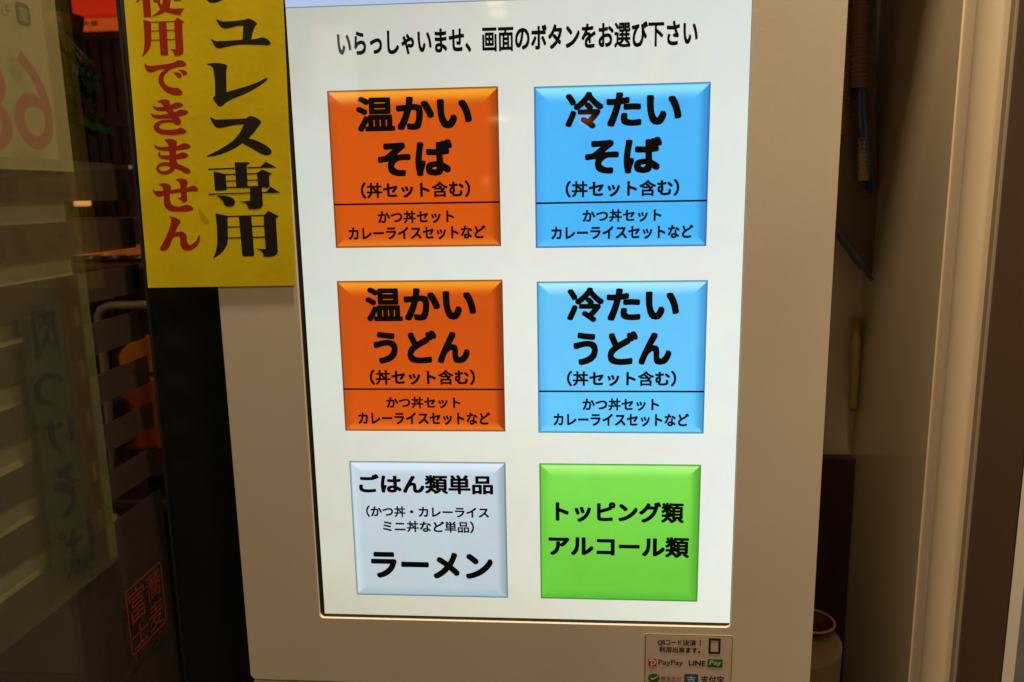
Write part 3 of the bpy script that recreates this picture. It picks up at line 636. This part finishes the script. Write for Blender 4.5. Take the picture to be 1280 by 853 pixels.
box('recess_strip', (XR+.004, yL, 0), (XR+.04, yB1-.0004, 2.4), recess_m, cpst)
bd = thing('sliding_door', 'dark brown door panel with pale metal edge at the right border', 'door', (XR+.02, 0, 0))
box('door_edge_trim', (XR-.001, yL-.0022, 0), (XR+.03, yL-.0004, 2.4), alu, bd, bevel=.0004)
box('door_panel', (XR+.001, yD, 0), (XR+.03, yL-.0026, 2.4), brown, bd, bevel=.001)
box('door_stile', (XR-.0005, yD-.002, 0), (XR+.03, yD-.0004, 2.4), mat('dark_edge', (.03, .025, .03), .3), bd)
cb = thing('white_side_board', 'pale board at the right edge beyond the brown door', 'board', (XR+.02, yD-.05, 0))
box('board', (XR, yD-.16, 0), (XR+.03, yD-.0024, 2.4), mat('pale_board', (.90, .88, .80), .4), cb)
zq = at(1275, 800, 'X', XR)[2]
box('grey_label', (XR-.0012, yD-.11, zq-.05), (XR-.0004, yD-.024, zq+.06), mat('bluish_label', (.22, .25, .30), .4), cb)
# dark box on the back wall
YW = .47
tb = [at(a, b, 'Y', YW-.03) for a, b in ((1046, -70), (1096, -70), (1096, 345), (1083, 338), (1046, 286), (1030, 264), (1030, -70))]
tag(prism('wiring_box', [(p[0], p[2]) for p in tb], YW-.03, .4752, mat('brown_wiring_box', (.17, .12, .08), .55, var=.1), bevel=.002), 'dark brown wiring cover on the wall behind the blue cables', 'box')
corr = mat('brown_conduit', (.22, .12, .065), .5); corr2 = mat('yellowish_conduit', (.40, .32, .13), .5)
def conduit(name, p_top, p_bot, r, m, lab):
    n = int((p_top-p_bot).length/.0052); pts = []; rad = []
    for i in range(n*4+1):
        t = i/(n*4); pts.append(p_top.lerp(p_bot, t)); rad.append(r*(1.0 if (i % 4) in (0, 1) else .86))
    o = tube(name, pts, r, m, None, 16, radii=rad); tag(o, lab, 'conduit')
    return o
yk = YW-.03-.018
t1 = at(1075, -60, 'Y', yk); b1 = at(1072.5, 110, 'Y', yk); conduit('corrugated_conduit', t1, b1, .0135, corr, 'brown corrugated conduit with blue cables coming out of its lower end')
t1 = at(1053, -60, 'Y', yk+.004); b1 = at(1050, 170, 'Y', yk+.004); conduit('corrugated_conduit', t1, b1, .012, corr, 'brown corrugated conduit half hidden behind the machine edge')
t1 = at(1079.5, 172, 'Y', yk); b1 = at(1079, 226, 'Y', yk); conduit('corrugated_conduit', t1, b1, .0075, corr2, 'short yellowish corrugated conduit below the blue cables')
blue = mat('blue_cable', (.075, .14, .30), .4)
for k, pts in enumerate([[(1074, 104), (1074, 130), (1075, 150), (1078, 175), (1081, 205), (1083, 236)], [(1079, 104), (1079.5, 130), (1081, 150), (1084, 180), (1086, 210), (1088, 240)]]):
    w_ = [at(a, b, 'Y', yk-.004-.002*k+(.022 if i_ == len(pts)-1 else 0)) for i_, (a, b) in enumerate(pts)]
    tag(tube('blue_cable', w_, .0028, blue, None, 10), ['blue cable hanging from the conduit, left of the pair', 'blue cable hanging from the conduit, right of the pair nearest the glossy panel'][k], 'cable')
tag(tube('blue_cable', [at(a, b, 'Y', yk+.003) for a, b in ((1030, 262), (1046, 287), (1060, 306), (1074, 325), (1090, 350))], .003, blue, None, 10), 'blue cable slanting down across the wall below the brown cover', 'cable')
stick = [at(1071, 398, 'Y', YW-.01), at(1069, 460, 'Y', YW-.01), at(1066, 508, 'Y', YW-.01), at(1067, 514, 'Y', YW-.012)]
tag(tube('yellow_tube', stick, .0065, mat('amber_tube', (.40, .29, .10), .5), None, 12, radii=[.0062, .0065, .0065, .004]), 'short yellowish tube fixed upright on the wall in the gap', 'tube')
bw = at(1045, 573, 'Y', .455)
tag(box('wood_board', (.30, .455, 0), (.4695, .475, bw[2]), mat('very_dark_wood', (.050, .016, .007), .5, var=.3, vscale=7), bevel=.002), 'very dark reddish wooden board standing low in the gap', 'board')
# bin with red bowl
yc = .27
tl_ = at(1050, 797, 'Y', yc); cxb = tl_[0]-.075; zr = tl_[2]
bin_m = mat('beige_bin', (.28, .20, .115), .5)
tag(lathe('waste_bin', [(0, 0), (.058, 0), (.0745, zr-.004), (.0745, zr-.001), (.0735, zr), (0, zr)], (cxb, yc, 0), bin_m), 'beige round bin with closed flat top low in the gap under a red dish', 'bin')
redb = mat('red_lacquer', (.09, .008, .005), .2, coat=.5); rimm = mat('pale_rim', (.62, .34, .20), .35)
yb2 = yc+.02; pc = at(1012, 781, 'Y', yb2); k_ = .031
bo = thing('red_dish', 'small dark red round dish with pale rim resting on the beige bin', 'dish', (pc[0], yb2, zr))
lathe('dish_body', [(0, .001), (k_*.7, .001), (k_*.97, .010), (k_, .012), (k_*.94, .012), (k_*.6, .005), (0, .004)], (pc[0], yb2, zr), redb, bo, 48)
tp = [Vector((pc[0]+k_*math.cos(a_), yb2+k_*math.sin(a_), zr+.012)) for a_ in [2*math.pi*i/48 for i in range(49)]]
tube('dish_rim', tp, .0016, rimm, bo, 8)

# ------------------------------------------------------------------ lamps of the street behind the photographer, mirrored in the screen
def mirrored(px, py, k):
    P = at(px, py, 'Y', 0); d = (P-CP).normalized(); d.y = -d.y
    return P+d*k
glow = mat('bulb_glow', (.8, .6, .3), .3, emit=(1.0, .62, .28), es=9)
glow_red = mat('bulb_orange_glow', (.8, .3, .1), .3, emit=(1.0, .20, .04), es=9)
for px, py, k, rx, rz, m, lab in ((618, 3, 2.6, .036, .010, glow, 'warm oval ceiling lamp across the street, upper of two'), (623, 17, 2.6, .036, .012, glow, 'warm oval ceiling lamp across the street, lower of two'),
                             (624, 149, 2.4, .040, .007, glow, 'flat warm lamp across the street, hung lowest'), (733, 150, 2.4, .024, .010, glow_red, 'orange flat lamp across the street'),
                             (392, 148, 2.4, .012, .010, glow, 'small warm lamp across the street at the far left'), (607, 226, 2.4, .012, .016, glow_red, 'small red lamp across the street')):
    p = mirrored(px, py, k); t_ = thing('street_lamp', lab, 'lamp', p)
    b = lathe('bulb', [(0, -1), (.5, -.87), (.87, -.5), (1, 0), (.87, .5), (.5, .87), (0, 1)], (0, 0, 0), m, None, 16)
    b.parent = t_; b.location = (0, 0, 0); b.scale = (rx, rx, rz)
    tube('cord', [p+Vector((0, 0, rz)), p+Vector((0, 0, .6))], .003, black_trim, t_, 6)
pb = [mirrored(a, b_, 1.7) for a, b_ in ((364, 128), (443, 32))]
brd = thing('lit_board', 'pale lit notice board standing across from the machine', 'board', (0, 0, 0))
box('board_face', (min(pb[0].x, pb[1].x), pb[0].y-.02, min(pb[0].z, pb[1].z)), (max(pb[0].x, pb[1].x), pb[0].y, max(pb[0].z, pb[1].z)), mat('board_glow', (.7, .7, .65), .5, emit=(1, .95, .85), es=1.0), brd)
